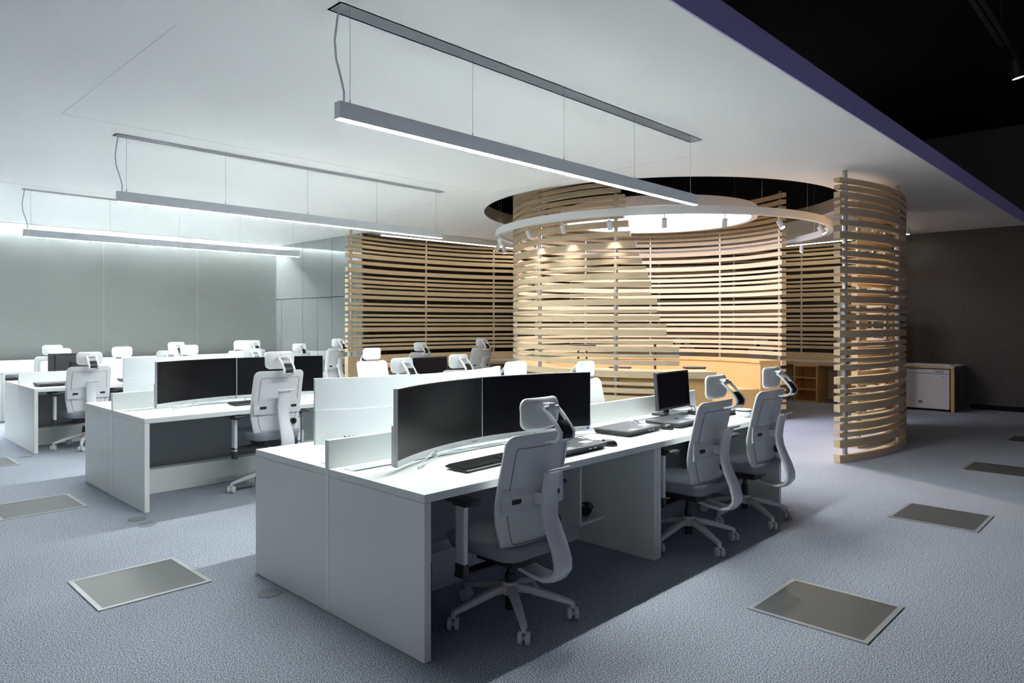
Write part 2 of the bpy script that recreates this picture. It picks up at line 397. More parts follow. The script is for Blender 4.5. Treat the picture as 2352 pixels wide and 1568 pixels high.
per = thing('slatted_perimeter_screen', 'long curved slatted oak screen in front of the dark wall behind the counters', 'slatted screen')
PP = [(6.56, 10.26), (7.5, 10.40), (8.37, 10.36), (9.3, 10.2), (10.17, 9.82), (11.3, 9.2), (12.4, 8.3), (13.15, 7.3), (13.6, 6.3), (13.78, 5.4), (13.72, 4.4), (13.5, 3.75)]
path = spline(PP)
for z0, h in LV[9:]: slat(path, z0, h, per)
posts(per, [(6.66, 10.28), (8.37, 10.36), (9.82, 10.0), (11.3, 9.2), (12.7, 7.95), (13.45, 6.65), (13.78, 5.4), (13.65, 4.1)], ZC - 0.002)
bm = bmesh.new(); sweep(bm, [(x, y, 0.445) for x, y in path], rect(0.085, 0.88), fixed=(0, 0, 1)); obj('base_board', bm, M_wood, per, smooth=30)

# curved counter following the perimeter screen
ct = thing('curved_counter', 'long curved white topped oak counter in front of the perimeter slatted screen', 'counter')
def offset(path, d):
    out = []
    for i, p in enumerate(path):
        a = Vector(path[max(i - 1, 0)]); b2 = Vector(path[min(i + 1, len(path) - 1)]); t = (b2 - a).normalized()
        out.append((p[0] + t.y * d, p[1] - t.x * d))
    return out
cp = offset(path[6:], 0.36)
bm = bmesh.new(); sweep(bm, [(x, y, 0.735) for x, y in cp], rect(0.6, 0.016), fixed=(0, 0, 1)); obj('countertop', bm, mat('counter_white', (0.72, 0.68, 0.66), 0.4), ct, smooth=30)
bm = bmesh.new(); sweep(bm, [(x, y, 0.700) for x, y in offset(path[6:], 0.37)], rect(0.58, 0.054), fixed=(0, 0, 1)); obj('apron', bm, M_wood, ct, smooth=30)
def bay(x, y, rz, n_=3, w_=0.42):
    bm = bmesh.new(); D = 0.5
    for a in ((-w_ / 2, -w_ / 2 + 0.02), (w_ / 2 - 0.02, w_ / 2)): box(bm, a[0], a[1], -D / 2, D / 2, 0.003, 0.67)
    for k in range(n_ + 1): zz = 0.003 + k * (0.647 / n_); box(bm, -w_ / 2 + 0.02, w_ / 2 - 0.02, -D / 2, D / 2, zz, zz + 0.02)
    box(bm, -w_ / 2 + 0.02, w_ / 2 - 0.02, D / 2 - 0.01, D / 2, 0.02, 0.66)
    obj('cubby_shelf', bm, M_wood2, ct, loc=(x, y, 0), rot=(0, 0, rz))
bay(13.28, 5.05, -PI / 2 + 0.05); bay(12.75, 7.1, -PI / 3); bay(11.0, 8.85, -PI / 6)
def leg_panel(x, y, rz): obj('support_panel', B(-0.02, 0.02, -0.27, 0.27, 0.003, 0.672), M_wood2, ct, loc=(x, y, 0), rot=(0, 0, rz))
leg_panel(10.0, 9.5, -0.35); leg_panel(9.0, 9.87, -0.1); leg_panel(7.85, 10.0, 0.03); leg_panel(13.32, 4.35, -PI / 2)

# ------------------------------------------------------------------ tiered bench and tablet tables in the drum
bn = thing('tiered_bench', 'two step curved oak bench inside the round slatted screen', 'bench')
def tier(name, r0, r1, z0, z1, a0=-34, a1=231.2, m=M_wood2):
    bm = bmesh.new(); rm = (r0 + r1) / 2
    sweep(bm, [(x, y, (z0 + z1) / 2) for x, y in arc(C, rm, a0, a1, 2.5)], rect(r1 - r0, z1 - z0), fixed=(0, 0, 1)); return obj(name, bm, m, bn, smooth=30)
tier('upper_step', 1.665, 1.985, 0.003, 0.85); tier('upper_seat', 1.65, 1.993, 0.852, 0.893)
tier('lower_step', 1.30, 1.64, 0.003, 0.43); tier('lower_seat', 1.285, 1.648, 0.432, 0.465)
def tablet(x, y, zb, zt, w_, d_, two, lb, rz=0.7):
    t = thing('tablet_table', lb, 'side table', (x, y, zb), rz, 'small brown tablet tables on the round bench')
    bm = bmesh.new(); n_ = 28
    prof = [(0.5 * math.copysign(abs(math.cos(a)) ** 0.7, math.cos(a)) * w_, 0.5 * math.copysign(abs(math.sin(a)) ** 0.7, math.sin(a)) * d_) for a in [2 * PI * i / n_ for i in range(n_)]]
    h = zt - zb
    r0 = [bm.verts.new((a * 0.93, b2 * 0.93, h - 0.026)) for a, b2 in prof]; r1 = [bm.verts.new((a, b2, h - 0.008)) for a, b2 in prof]; r2 = [bm.verts.new((a, b2, h)) for a, b2 in prof]
    for p, q in ((r0, r1), (r1, r2)):
        for i in range(n_): bm.faces.new((p[i], p[(i + 1) % n_], q[(i + 1) % n_], q[i]))
    bm.faces.new(r0[::-1]); bm.faces.new(r2); obj('table_top', bm, M_brown, t, smooth=30)
    for dx in ((-0.055, 0.055) if two else (0,)): obj('leg', B(dx - 0.013, dx + 0.013, -0.013, 0.013, 0.006, h - 0.026), M_brown, t)
    bm = bmesh.new(); lathe(bm, [(0, 0.001), (0.12, 0.001), (0.12, 0.006), (0, 0.006)], 24); obj('foot_plate', bm, M_brown, t)
YR = 0.7681 - PI / 2
tablet(7.30, 5.75, 0.465, 1.167, 0.36, 0.28, True, 'brown tablet table on two legs, leftmost and raised on the lower bench step', YR)
tablet(7.52, 4.77, 0.465, 1.234, 0.25, 0.22, False, 'tallest narrow brown tablet table on one post inside the bench', YR)
tablet(7.69, 5.42, 0.0, 0.87, 0.30, 0.24, False, 'low brown tablet table behind the drum post, left of the black square monitor', YR)
tablet(8.30, 4.66, 0.0, 0.876, 0.30, 0.24, False, 'low brown tablet table right above the near bench end', YR)

# ------------------------------------------------------------------ hanging disc and ring track
dl = thing('disc_pendant', 'large round luminous disc pendant hung inside the ceiling opening', 'pendant light', (C.x, C.y, 0))
bm = bmesh.new(); lathe(bm, [(1.30, 2.93), (1.385, 2.93), (1.385, 3.06), (0, 3.07), (0, 3.06), (1.30, 3.05)], 96); obj('housing', bm, M_ringp, dl, smooth=30)
bm = bmesh.new(); lathe(bm, [(0, 2.995), (1.15, 2.985), (1.295, 2.955), (1.295, 2.965), (0, 3.005)], 96); obj('diffuser', bm, M_disc, dl, smooth=30)
for a in (30, 150, 270):
    bm = bmesh.new(); q = (1.2 * math.cos(math.radians(a)), 1.2 * math.sin(math.radians(a))); tube(bm, [(*q, 3.06), (*q, 4.69)], 0.002, 6); obj('suspension_cable', bm, M_steel, dl)
rt = thing('ring_track', 'white circular lighting track hung around the slatted drum', 'lighting track', (C.x, C.y, 0))
bm = bmesh.new(); sweep(bm, [(x, y, 2.7205) for x, y in arc((0, 0), 2.30, 0, 360, 3)[:-1]], rect(0.055, 0.089), closed=True, fixed=(0, 0, 1)); obj('ring_profile', bm, M_ringp, rt, smooth=30)
for a in (243, 207, 147, 128, 262, 60, 20, 315):
    bm = bmesh.new(); q = (2.3 * math.cos(math.radians(a)), 2.3 * math.sin(math.radians(a))); tube(bm, [(*q, 2.765), (*q, 4.69)], 0.002, 6); obj('suspension_cable', bm, M_steel, rt)
def spot_mesh(t, m_body=M_ringp, r=0.030, L=0.105, tilt=0.0, drop=0.05):
    bm = bmesh.new(); cyl(bm, (0, 0, 0), (0, 0, -drop), 0.006, k=8); obj('stem', bm, m_body, t)
    mt = Matrix.Translation((0, 0, -drop)) @ Matrix.Rotation(tilt, 4, 'X')
    bm = bmesh.new(); lathe(bm, [(0, 0.0), (r, 0), (r, -L), (r - 0.004, -L), (r - 0.004, -L + 0.012), (0, -L + 0.012)], 24); bmesh.ops.transform(bm, matrix=mt, verts=bm.verts); obj('can', bm, m_body, t, smooth=True)
    bm = bmesh.new(); lathe(bm, [(0, -L + 0.009), (r - 0.005, -L + 0.009), (r - 0.005, -L + 0.006), (0, -L + 0.006)], 24); bmesh.ops.transform(bm, matrix=mt, verts=bm.verts); obj('lens', bm, M_lens, t, smooth=True)
SPOTS = [(168.3, 'm', 30, 'above the left side of the drum screen, first before the near curve'), (183.5, 'm', 30, 'above the drum, second from the left on the near curve'), (198.9, 'm', 30, 'tilted left just beside the top ragged slat ends'),
         (214.5, 'm', 30, 'tilted over the luminous disc, left of its centre'), (231.4, 'm', 12, 'hanging straight before the disc centre'), (249.0, 'm', -35, 'with lit lens before the right end of the drum slats'),
         (270.0, 'm', -35, 'with lit lens, rightmost before the rounded screen'), (143.7, 'm', 15, 'leftmost on the ring track'), (126.5, 'm', -25, 'with lit lens on the far left of the ring'),
         (118.5, 'm', 10, 'low at far left behind the ring end'), (107.2, 'm', 40, 'at far left touching the drum outline'), (-36.3, 'm', 5, 'on the far right side of the ring before the perimeter screen')]
for a, _, tl, lb in SPOTS:
    ar = math.radians(a); x, y = C.x + 2.3 * math.cos(ar), C.y + 2.3 * math.sin(ar)
    t = thing('track_spotlight', 'white cylindrical spotlight ' + lb, 'spotlight', (x, y, 2.675), ar + PI / 2, 'white spotlights on the ring track')
    spot_mesh(t, tilt=math.radians(tl))
    if a in (183.5, 198.9, 214.5, 231.4, 249.0, 270.0, 126.5, 168.3):
        ld = bpy.data.lights.new('spot_beam', 'SPOT'); ld.energy = {249.0: 110, 270.0: 160, 126.5: 10}.get(a, SPOT); ld.spot_size = math.radians(95 if a > 240 else 60); ld.spot_blend = 0.9; ld.color = (1, 0.80, 0.55) if a > 240 else (1, 0.93, 0.84); ld.shadow_soft_size = 0.02
        lo = bpy.data.objects.new('spot_beam', ld); COL.objects.link(lo); lo.parent = t; lo.rotation_euler = (math.radians(tl), 0, 0)
        lo.location = (0, math.sin(math.radians(tl)) * 0.12, -0.05 - math.cos(math.radians(tl)) * 0.12)

# perimeter linear lights on the ceiling
def lin_light(p0, p1, lb):
    t = thing('linear_ceiling_light', lb, 'ceiling light'); d_ = (Vector(p1) - Vector(p0))
    bm = bmesh.new(); sweep(bm, [(*p0, 2.995), (*p1, 2.995)], rect(0.07, 0.108), fixed=(0, 0, 1)); obj('housing', bm, M_ringp, t)
    bm = bmesh.new(); sweep(bm, [(*p0, 2.937), (*p1, 2.937)], rect(0.06, 0.008), fixed=(0, 0, 1)); obj('diffuser', bm, M_perim, t)
lin_light((6.93, 9.76), (10.3, 9.55), 'surface mounted linear light over the counter, left behind the second pendant')
lin_light((13.35, 5.6), (12.95, 3.3), 'surface mounted linear light over the far right counter')
kt = thing('black_ceiling_track', 'black lighting track hung in the dark void at top right', 'lighting track')
obj('rail', B(4.0, 11.0, 1.13, 1.17, 4.0, 4.04), M_black, kt)
obj('driver_box', B(5.8, 7.7, 1.18, 1.22, 3.99, 4.05), M_black, kt)
for x in (5.0, 7.35, 10.0):
    bm = bmesh.new(); tube(bm, [(x, 1.15, 4.04), (x, 1.15, 4.7)], 0.002, 6); obj('suspension_cable', bm, M_steel, kt)
t = thing('black_spotlight', 'black cylindrical spotlight with lit lens hung from the black track at top right', 'spotlight', (8.02, 1.15, 4.0), 0.6)
spot_mesh(t, m_body=M_black, r=0.055, L=0.17, tilt=math.radians(-12), drop=0.07)
ld = bpy.data.lights.new('black_spot_beam', 'SPOT'); ld.energy = 60; ld.spot_size = math.radians(70); ld.spot_blend = 0.8; ld.color = (1, 0.96, 0.92); ld.shadow_soft_size = 0.04
lo = bpy.data.objects.new('black_spot_beam', ld); COL.objects.link(lo); lo.parent = t; lo.rotation_euler = (math.radians(-12), 0, 0); lo.location = (0, -0.04, -0.26)

# ------------------------------------------------------------------ linear pendants
def pendant(y, lb):
    t = thing('linear_pendant', lb, 'pendant light', (BX0, y, 0), 0, 'linear pendants over the desk rows'); L = BX1 - BX0
    bm = bmesh.new(); box(bm, 0, L, -0.026, 0.026, 2.494, 2.5724)
    for a in ((0, L, -0.026, -0.0215), (0, L, 0.0215, 0.026), (0, 0.004, -0.0215, 0.0215), (L - 0.004, L, -0.0215, 0.0215)): box(bm, *a, 2.486, 2.494)
    obj('bar', bm, M_pend, t)
    obj('diffuser', B(0.004, L - 0.004, -0.0215, 0.0215, 2.4845, 2.4935), M_led, t)
    for k in range(5):
        x = 0.075 + 0.857 * k; bm = bmesh.new(); tube(bm, [(x, 0, 2.585), (x, 0, ZC + 0.128)], 0.0013, 6); cyl(bm, (x, 0, 2.5724), (x, 0, 2.600), 0.005, 0.003, 8); obj('suspension_wire', bm, M_steel, t)
    bm = bmesh.new(); tube(bm, [(0.012 + dx, 0.004, z) for z, dx in ((ZC + .128, 0.0), (3.05, 0.0), (2.97, -0.012), (2.88, -0.024), (2.79, -0.016), (2.70, 0.012), (2.63, 0.030), (2.5724, 0.028))], 0.0055, 8); obj('power_cord', bm, M_cable, t, smooth=True)
    return t
pendant(BAR_Y[0], 'nearest and largest white linear pendant over the front desk row')
pendant(BAR_Y[1], 'middle white linear pendant over the second desk row')
pendant(BAR_Y[2], 'farthest white linear pendant over the third desk row before the back wall')

# ------------------------------------------------------------------ desks
def make_desk():
    t = thing('office_desk', '', 'desk'); L, D = 1.822, 0.758
    obj('desktop', B(0, L, 0, D, 0.6835, 0.72), M_white, t, bevel=0.0012)
    for x0 in (0.0, L - 0.036): obj('leg_panel', B(x0, x0 + 0.036, 0.0, D, 0.002, 0.682), M_white, t, bevel=0.0012)
    obj('lower_modesty_panel', B(0.037, L - 0.037, 0.60, 0.62, 0.002, 0.205), M_white, t)
    obj('upper_modesty_panel', B(0.037, L - 0.037, 0.60, 0.615, 0.60, 0.682), M_white, t)
    obj('recessed_panel', B(0.037, L - 0.037, 0.735, 0.75, 0.002, 0.682), M_recess_shade, t)
    obj('cable_shelf', B(0.037, L - 0.037, 0.621, 0.734, 0.19, 0.205), M_white, t)
    bm = bmesh.new(); x0, x1, y0, y1 = 1.525, L - 0.037, 0.37, 0.598
    box(bm, x0, x0 + 0.018, y0, y1, 0.19, 0.682); box(bm, x0 + 0.018, x1, y0, y1, 0.19, 0.208); box(bm, x0 + 0.018, x1, y1 - 0.01, y1, 0.208, 0.682)
    obj('side_cubby', bm, M_white, t)
    bm = bmesh.new(); box(bm, 0.05, 1.77, 0.628, 0.70, 0.7202, 0.7235); obj('cable_flap', bm, M_silver, t)
    bm = bmesh.new(); box(bm, 0.06, 1.76, 0.616, 0.626, 0.7202, 0.7212); obj('cable_slot', bm, M_black, t)
    return t
D0 = make_desk(); DU = 1.826
rows = [2.324, 5.708, 9.189]; RW = 1.5525
names = ['front', 'second', 'third']
first = True
for ri, y in enumerate(rows):
    for ui in (0, 1):
        for side in (0, 1):
            x = 1.870 + ui * DU
            lb = 'white desk on the %s side of the %s row, %s' % (('near', 'far')[side], names[ri], ('at its left end', 'at its right end')[ui])
            lc = (x, y, 0) if side == 0 else (x + 1.822, y + RW, 0)
            if first: D0.location = lc; D0['label'] = lb; D0['group'] = 'white desks in back to back rows'; first = False
            else: dup(D0, lc, PI * side, lb, 'white desks in back to back rows')
        dv = obj('desk_divider', B(1.868 + ui * DU, 1.868 + ui * DU + 1.824, y + RW / 2 - 0.0165, y + RW / 2 + 0.0165, 0.002, 0.863), M_panel, bevel=0.0012)
        tag(dv, 'white divider panel standing between the facing desks of the %s row, %s half' % (names[ri], ('left', 'right')[ui]), 'divider', 'desk dividers')
for i in range(4):
    x = 2.165 + (i - 1) * DU
    dup(D0, (x, 12.6, 0), 0, 'white desk along the grey back wall, ' + ('cut by the left frame edge', 'second from the left', 'third from the left', 'at the right end by the panelled wall')[i], 'white desks along the back wall')
    dv = obj('desk_divider', B(x + 0.002, x + 1.82, 13.362, 13.395, 0.002, 0.863), M_panel)
    tag(dv, 'white back panel of the wall desks, ' + ('leftmost', 'second', 'third', 'rightmost')[i], 'divider', 'back wall desk panels')

# ------------------------------------------------------------------ office chair
def make_chair():
    t = thing('office_chair', '', 'office chair')
    bm = bmesh.new(); box(bm, -0.235, 0.235, -0.215, 0.27, 0.355, 0.43)
    for v_ in bm.verts:
        if v_.co.z < 0.39: v_.co.x *= 0.9; v_.co.y = v_.co.y * 0.93
        if v_.co.y < -0.15: v_.co.x *= 0.93
    bmesh.ops.bevel(bm, geom=[e for e in bm.edges if abs((e.verts[0].co - e.verts[1].co).z) > 0.03], offset=0.085, segments=6, affect='EDGES', profile=0.5)
    bmesh.ops.bevel(bm, geom=[e for e in bm.edges if abs((e.verts[0].co - e.verts[1].co).z) < 0.005 and len(e.link_faces) == 2 and e.calc_face_angle(0) > 0.8], offset=0.028, segments=4, affect='EDGES', profile=0.6)
    obj('seat', bm, M_seat, t, smooth=50)
    bm = bmesh.new(); box(bm, -0.10, 0.10, -0.12, 0.14, 0.295, 0.352); box(bm, -0.31, 0.31, 0.0, 0.07, 0.275, 0.30); obj('tilt_mechanism', bm, M_dkplastic, t, bevel=0.008)
    bm = bmesh.new(); cyl(bm, (0, 0, 0.055), (0, 0, 0.23), 0.025); cyl(bm, (0, 0, 0.23), (0, 0, 0.30), 0.016); obj('gas_column', bm, M_black, t, smooth=True)
    # star base
    bm = bmesh.new(); lathe(bm, [(0, 0.125), (0.042, 0.118), (0.046, 0.15), (0.040, 0.178), (0, 0.180)], 24)
    for k in range(5):
        a = math.radians(20 + 72 * k); d_ = Vector((math.cos(a), math.sin(a), 0))
        pts = [d_ * r + Vector((0, 0, z)) for r, z in ((0.02, 0.148), (0.09, 0.142), (0.18, 0.118), (0.27, 0.092), (0.31, 0.080))]
        sweep(bm, pts, rrect(0.046, 0.036, 0.010, 3), fixed=(0, 0, 1), scales=[1.1, 1.05, 0.92, 0.75, 0.68])
        cyl(bm, d_ * 0.31 + Vector((0, 0, 0.086)), d_ * 0.31 + Vector((0, 0, 0.056)), 0.012, k=10)
    sb = obj('star_base', bm, M_caster, t, smooth=35)
    for k in range(5):
        a = math.radians(20 + 72 * k); ph = a + math.radians((40, 100, -30, 70, 10)[k]); c_ = Vector((0.31 * math.cos(a), 0.31 * math.sin(a), 0.0305)); ax = Vector((math.cos(ph), math.sin(ph), 0))
        bm = bmesh.new()
        for s in (-1, 1):
            sweep(bm, [c_ + ax * (s * 0.006), c_ + ax * (s * 0.009), c_ + ax * (s * 0.025), c_ + ax * (s * 0.028)], circ(1, 22), scales=[0.026, 0.0295, 0.0295, 0.026])
        cyl(bm, c_ - ax * 0.008, c_ + ax * 0.008, 0.012, k=12)
        obj('caster', bm, M_caster, sb, smooth=35)
    # backrest
    yb = lambda q: -0.155 - 0.100 * max(0, q - 0.36) ** 1.15 * 1.35 - 0.02 * max(0, 0.25 - q) / 0.25
    Wb = lambda q: 0.192 + 0.036 * math.sin(PI * min(1, q / 0.5) / 2) - 0.008 * max(0, q - 0.5)
    bm = bmesh.new(); pad(bm, 0.378, 0.952, Wb, yb, 0.034, curve=0.035, r=0.045, nx=16, nz=26); bk = obj('backrest', bm, M_shell, t, smooth='all')
    bm = bmesh.new(); cz, hh = 0.665, 0.226
    out = rrect(2, 2 * hh, 0.045, 4); loop = []
    for ax_, az in out:
        q = (cz + az - 0.378) / 0.574; hw = Wb(q) - 0.052
        loop.append((ax_, az, q, hw))
    pts = []
    dense = []
    for k in range(len(loop)):
        a, b2 = loop[k], loop[(k + 1) % len(loop)]
        for m_ in range(5 if abs(a[1] - b2[1]) > 0.1 or abs(a[0] - b2[0]) > 0.1 else 1):
            f_ = m_ / 5; dense.append((a[0] + (b2[0] - a[0]) * f_, a[1] + (b2[1] - a[1]) * f_))
    for ax_, az in dense:
        q = (cz + az - 0.378) / 0.574; hw = Wb(q) - 0.05; x = max(-1, min(1, ax_)) * hw
        pts.append((x, yb(q) + 0.035 * (x / Wb(q)) ** 2 - 0.0172, cz + az))
    sweep(bm, pts, circ(0.0014, 6), closed=True); obj('seam_line', bm, mat('seam_grey', (0.10, 0.10, 0.11), 0.6), bk)
    obj('front_slit', B(-0.03, 0.09, -0.150, -0.1425, 0.62, 0.627), M_black, bk)
    bm = bmesh.new()
    for z0, h, w_ in [(0.583, 0.117, 0.0)] + [(0.590 + 0.0095 * k, 0.004, 0.003) for k in range(4)] + [(0.664 + 0.0095 * k, 0.004, 0.003) for k in range(4)]:
        pts = [(x, -0.186 - w_ + 0.68 * x * x, z0 + h / 2) for x in [-0.212 + 0.424 * i / 12 for i in range(13)]]
        sweep(bm, pts, rect(0.012, h), fixed=(0, 0, 1))
    obj('lumbar_band', bm, M_shell, bk, smooth=30)
    for s in (-1, 1): obj('lumbar_grip', B(s * 0.13 - 0.035, s * 0.13 + 0.035, -0.1835, -0.17, 0.629, 0.650), M_black, bk)
    bm = bmesh.new(); cyl(bm, (0.135, -0.17, 0.505), (0.135, -0.195, 0.505), 0.026); box(bm, 0.129, 0.141, -0.21, -0.19, 0.483, 0.527); obj('tension_knob', bm, M_black, bk, smooth=30)
    # spine behind the backrest
    bm = bmesh.new()
    sp_ = [(-0.085, 0.292), (-0.17, 0.275), (-0.26, 0.268), (-0.315, 0.285), (-0.345, 0.325), (-0.345, 0.37), (-0.325, 0.43), (-0.292, 0.50), (-0.268, 0.56), (-0.260, 0.62), (-0.266, 0.69), (-0.280, 0.755), (-0.287, 0.775)]
    P = [Vector(p) for p in sp_]; wd = [0.056, 0.056, 0.057, 0.058, 0.059, 0.059, 0.056, 0.052, 0.049, 0.048, 0.049, 0.051, 0.052]; rings = []
    for i, p in enumerate(P):
        d_ = (P[min(i + 1, len(P) - 1)] - P[max(i - 1, 0)]).normalized(); n_ = Vector((-d_.y, d_.x))
        pr = [(-1, -0.012), (-0.93, -0.014), (-0.75, -0.003), (0, 0.0), (0.75, -0.003), (0.93, -0.014), (1, -0.012), (1, 0.002), (0.8, 0.010), (0, 0.012), (-0.8, 0.010), (-1, 0.002)]
        rings.append([bm.verts.new((x * wd[i], p.x + n_.x * o_, p.y + n_.y * o_)) for x, o_ in pr])
    for a, b2 in zip(rings, rings[1:]):
        for j in range(12): bm.faces.new((a[j], a[(j + 1) % 12], b2[(j + 1) % 12], b2[j]))
    bm.faces.new(rings[0]); bm.faces.new(rings[-1][::-1])
    box(bm, -0.03, 0.03, -0.258, -0.18, 0.615, 0.668)
    bs = obj('back_spine', bm, M_shell, t, smooth=50)
    bm = bmesh.new(); tube(bm, [(-0.040, -0.284, 0.768), (-0.048, -0.296, 0.783), (-0.075, -0.318, 0.790), (0.0, -0.322, 0.791), (0.075, -0.318, 0.790), (0.048, -0.296, 0.783), (0.040, -0.284, 0.768)], 0.006, 8); obj('coat_hanger', bm, M_shell, bs, smooth=True)
    # headrest
    bm = bmesh.new(); pad(bm, 0.966, 1.115, lambda q: 0.130 + 0.004 * q, lambda q: -0.212 - 0.012 * (1 - (2 * q - 1) ** 2), 0.032, curve=0.026, r=0.045, nx=14, nz=14); hd = obj('headrest', bm, M_head, t, smooth='all')
    bm = bmesh.new()
    tube(bm, [(-0.05, -0.268, 1.070), (0, -0.272, 1.072), (0.05, -0.268, 1.070)], 0.011, 10); box(bm, -0.022, 0.022, -0.275, -0.235, 1.078, 1.092)
    for s in (-1, 1):
        sweep(bm, [(s * 0.046, -0.270, 1.068), (s * 0.046, -0.298, 1.044), (s * 0.045, -0.342, 0.998), (s * 0.045, -0.366, 0.966), (s * 0.044, -0.362, 0.940), (s * 0.042, -0.335, 0.922), (s * 0.038, -0.275, 0.912)], rrect(0.013, 0.024, 0.005, 2), fixed=(1, 0, 0))
    obj('headrest_bracket', bm, M_head, hd, smooth=40)
    bm = bmesh.new()
    sweep(bm, [(0, -0.328, 1.012), (0, -0.348, 0.992), (0, -0.365, 0.964), (0, -0.360, 0.940)], rrect(0.016, 0.074, 0.005, 2), fixed=(1, 0, 0)); obj('headrest_joint', bm, M_black, hd, smooth=40)
    for s in (-1, 1):
        bm = bmesh.new(); box(bm, s * 0.292 - 0.014, s * 0.292 + 0.014, 0.0, 0.062, 0.34, 0.612); ar = obj('armrest', bm, M_shell, t, bevel=0.006)
        bm = bmesh.new(); box(bm, s * 0.30 - 0.045, s * 0.30 + 0.045, -0.09, 0.155, 0.632, 0.655); obj('arm_pad', bm, M_dkplastic, ar, bevel=0.012)
        bm = bmesh.new(); box(bm, s * 0.292 - 0.022, s * 0.292 + 0.022, -0.02, 0.08, 0.613, 0.631); obj('pad_plate', bm, M_dkplastic, ar, bevel=0.005)
        bm = bmesh.new(); box(bm, s * 0.292 - 0.016, s * 0.292 + 0.016, -0.002, 0.064, 0.276, 0.342); obj('arm_bracket', bm, M_dkplastic, ar, bevel=0.005)
    return t
CH = make_chair()
F, Bk = 0.0, PI
chairs = [
 (2.47, 2.40, 0.0, 1.100, 'grey office chair nearest the camera, at the front desk before the two curved monitors', 0),
 (4.126, 2.36, 0.0, 1.119, 'middle one of the three grey office chairs on the near side of the front row', 11),
 (4.93, 2.35, 0.0, 1.134, 'grey office chair at the right end of the front desk row, beside the round container', 6),
 (2.91, 5.784, 0.0, 1.21, 'light office chair at the second desk row, whole back seen behind the front desk', 3),
 (4.21, 5.784, 0.0, 1.109, 'office chair head seen from behind, left of the dark monitor in the second row', 30),
 (4.96, 5.784, 0.0, 1.121, 'office chair head seen from behind, right of the dark monitor in the second row', 50),
 (5.09, 7.184, PI, 1.141, 'white office chair facing the camera beyond the second row, before the oak end board', 0),
 (4.18, 3.80, PI, 1.133, 'white headrest chair facing the camera just above the dark second curved monitor', 0),
 (5.12, 3.80, PI, 1.10, 'white office chair facing the camera between the curved monitor and the square monitor', 0),
 (2.38, 9.265, 0.0, 1.121, 'light office chair seen from behind at the left end of the third row', 14),
 (3.24, 9.265, 0.0, 1.115, 'chair back with bracket just showing above the left monitor of the second row', 0),
 (4.33, 9.265, 0.0, 1.111, 'chair back with bracket showing above the middle of the second row monitors', 0),
 (2.50, 10.665, PI, 1.113, 'white chair facing the camera directly behind the dark monitor back at left', 0),
 (3.26, 10.665, PI, 1.118, 'white chair facing the camera alone right of the third row left chair', 0),
 (4.19, 10.665, PI, 1.122, 'white chair facing the camera over the left second row monitor', 0),
 (5.01, 10.665, PI, 1.177, 'tall white chair facing the camera over the right second row monitor', 0),
 (2.68, 12.25, 0.0, 1.13, 'chair seen from behind at the back wall desk, leftmost', 0),
 (4.44, 12.25, 0.0, 1.14, 'chair seen from behind at the back wall desk, third from its right end', 0),
 (5.77, 12.25, 0.0, 1.147, 'chair seen from behind at the back wall desk, under the corner of the grey wall', 0),
 (6.33, 11.62, 0.0, 1.09, 'chair seen from behind before the glossy wall panels, left of the tall one', 0),
 (6.55, 10.75, 0.15, 1.188, 'pale grey chair seen from behind beside the left end of the perimeter screen', 0),
 (7.30, 9.38, 0.0, 1.136, 'chair seen from behind at the curved counter before the left perimeter slats', 0),
 (8.55, 9.18, -0.1, 1.185, 'shaded grey chair seen from behind at the curved counter, left of the drum screen', 0),
 (11.9, 6.95, -1.0, 1.18, 'chair glimpsed through the far drum slats, left of the middle post', 0),
 (12.75, 5.7, -1.45, 1.167, 'chair glimpsed through the right end of the far drum slats', 20)]
PH = 1.115
def lift(root, dz, base_rot):
    for ch in bpy.data.objects:
        if ch.parent == root:
            if ch.name.startswith('star_base'): ch.rotation_euler = (0, 0, math.radians(base_rot))
            else: ch.location.z = min(dz, 0.02) if ch.name.startswith('armrest') else dz
bpy.context.view_layer.update()
for i, (x, y, rz, hz, lb, br) in enumerate(chairs):
    if i == 0: continue
    r = dup(CH, (x, y, 0), rz, lb, 'headrest office chairs'); lift(r, hz - PH, br)
CH.location = (chairs[0][0], chairs[0][1], 0); CH['label'] = chairs[0][4]; CH['group'] = 'headrest office chairs'; lift(CH, chairs[0][3] - PH, 0)

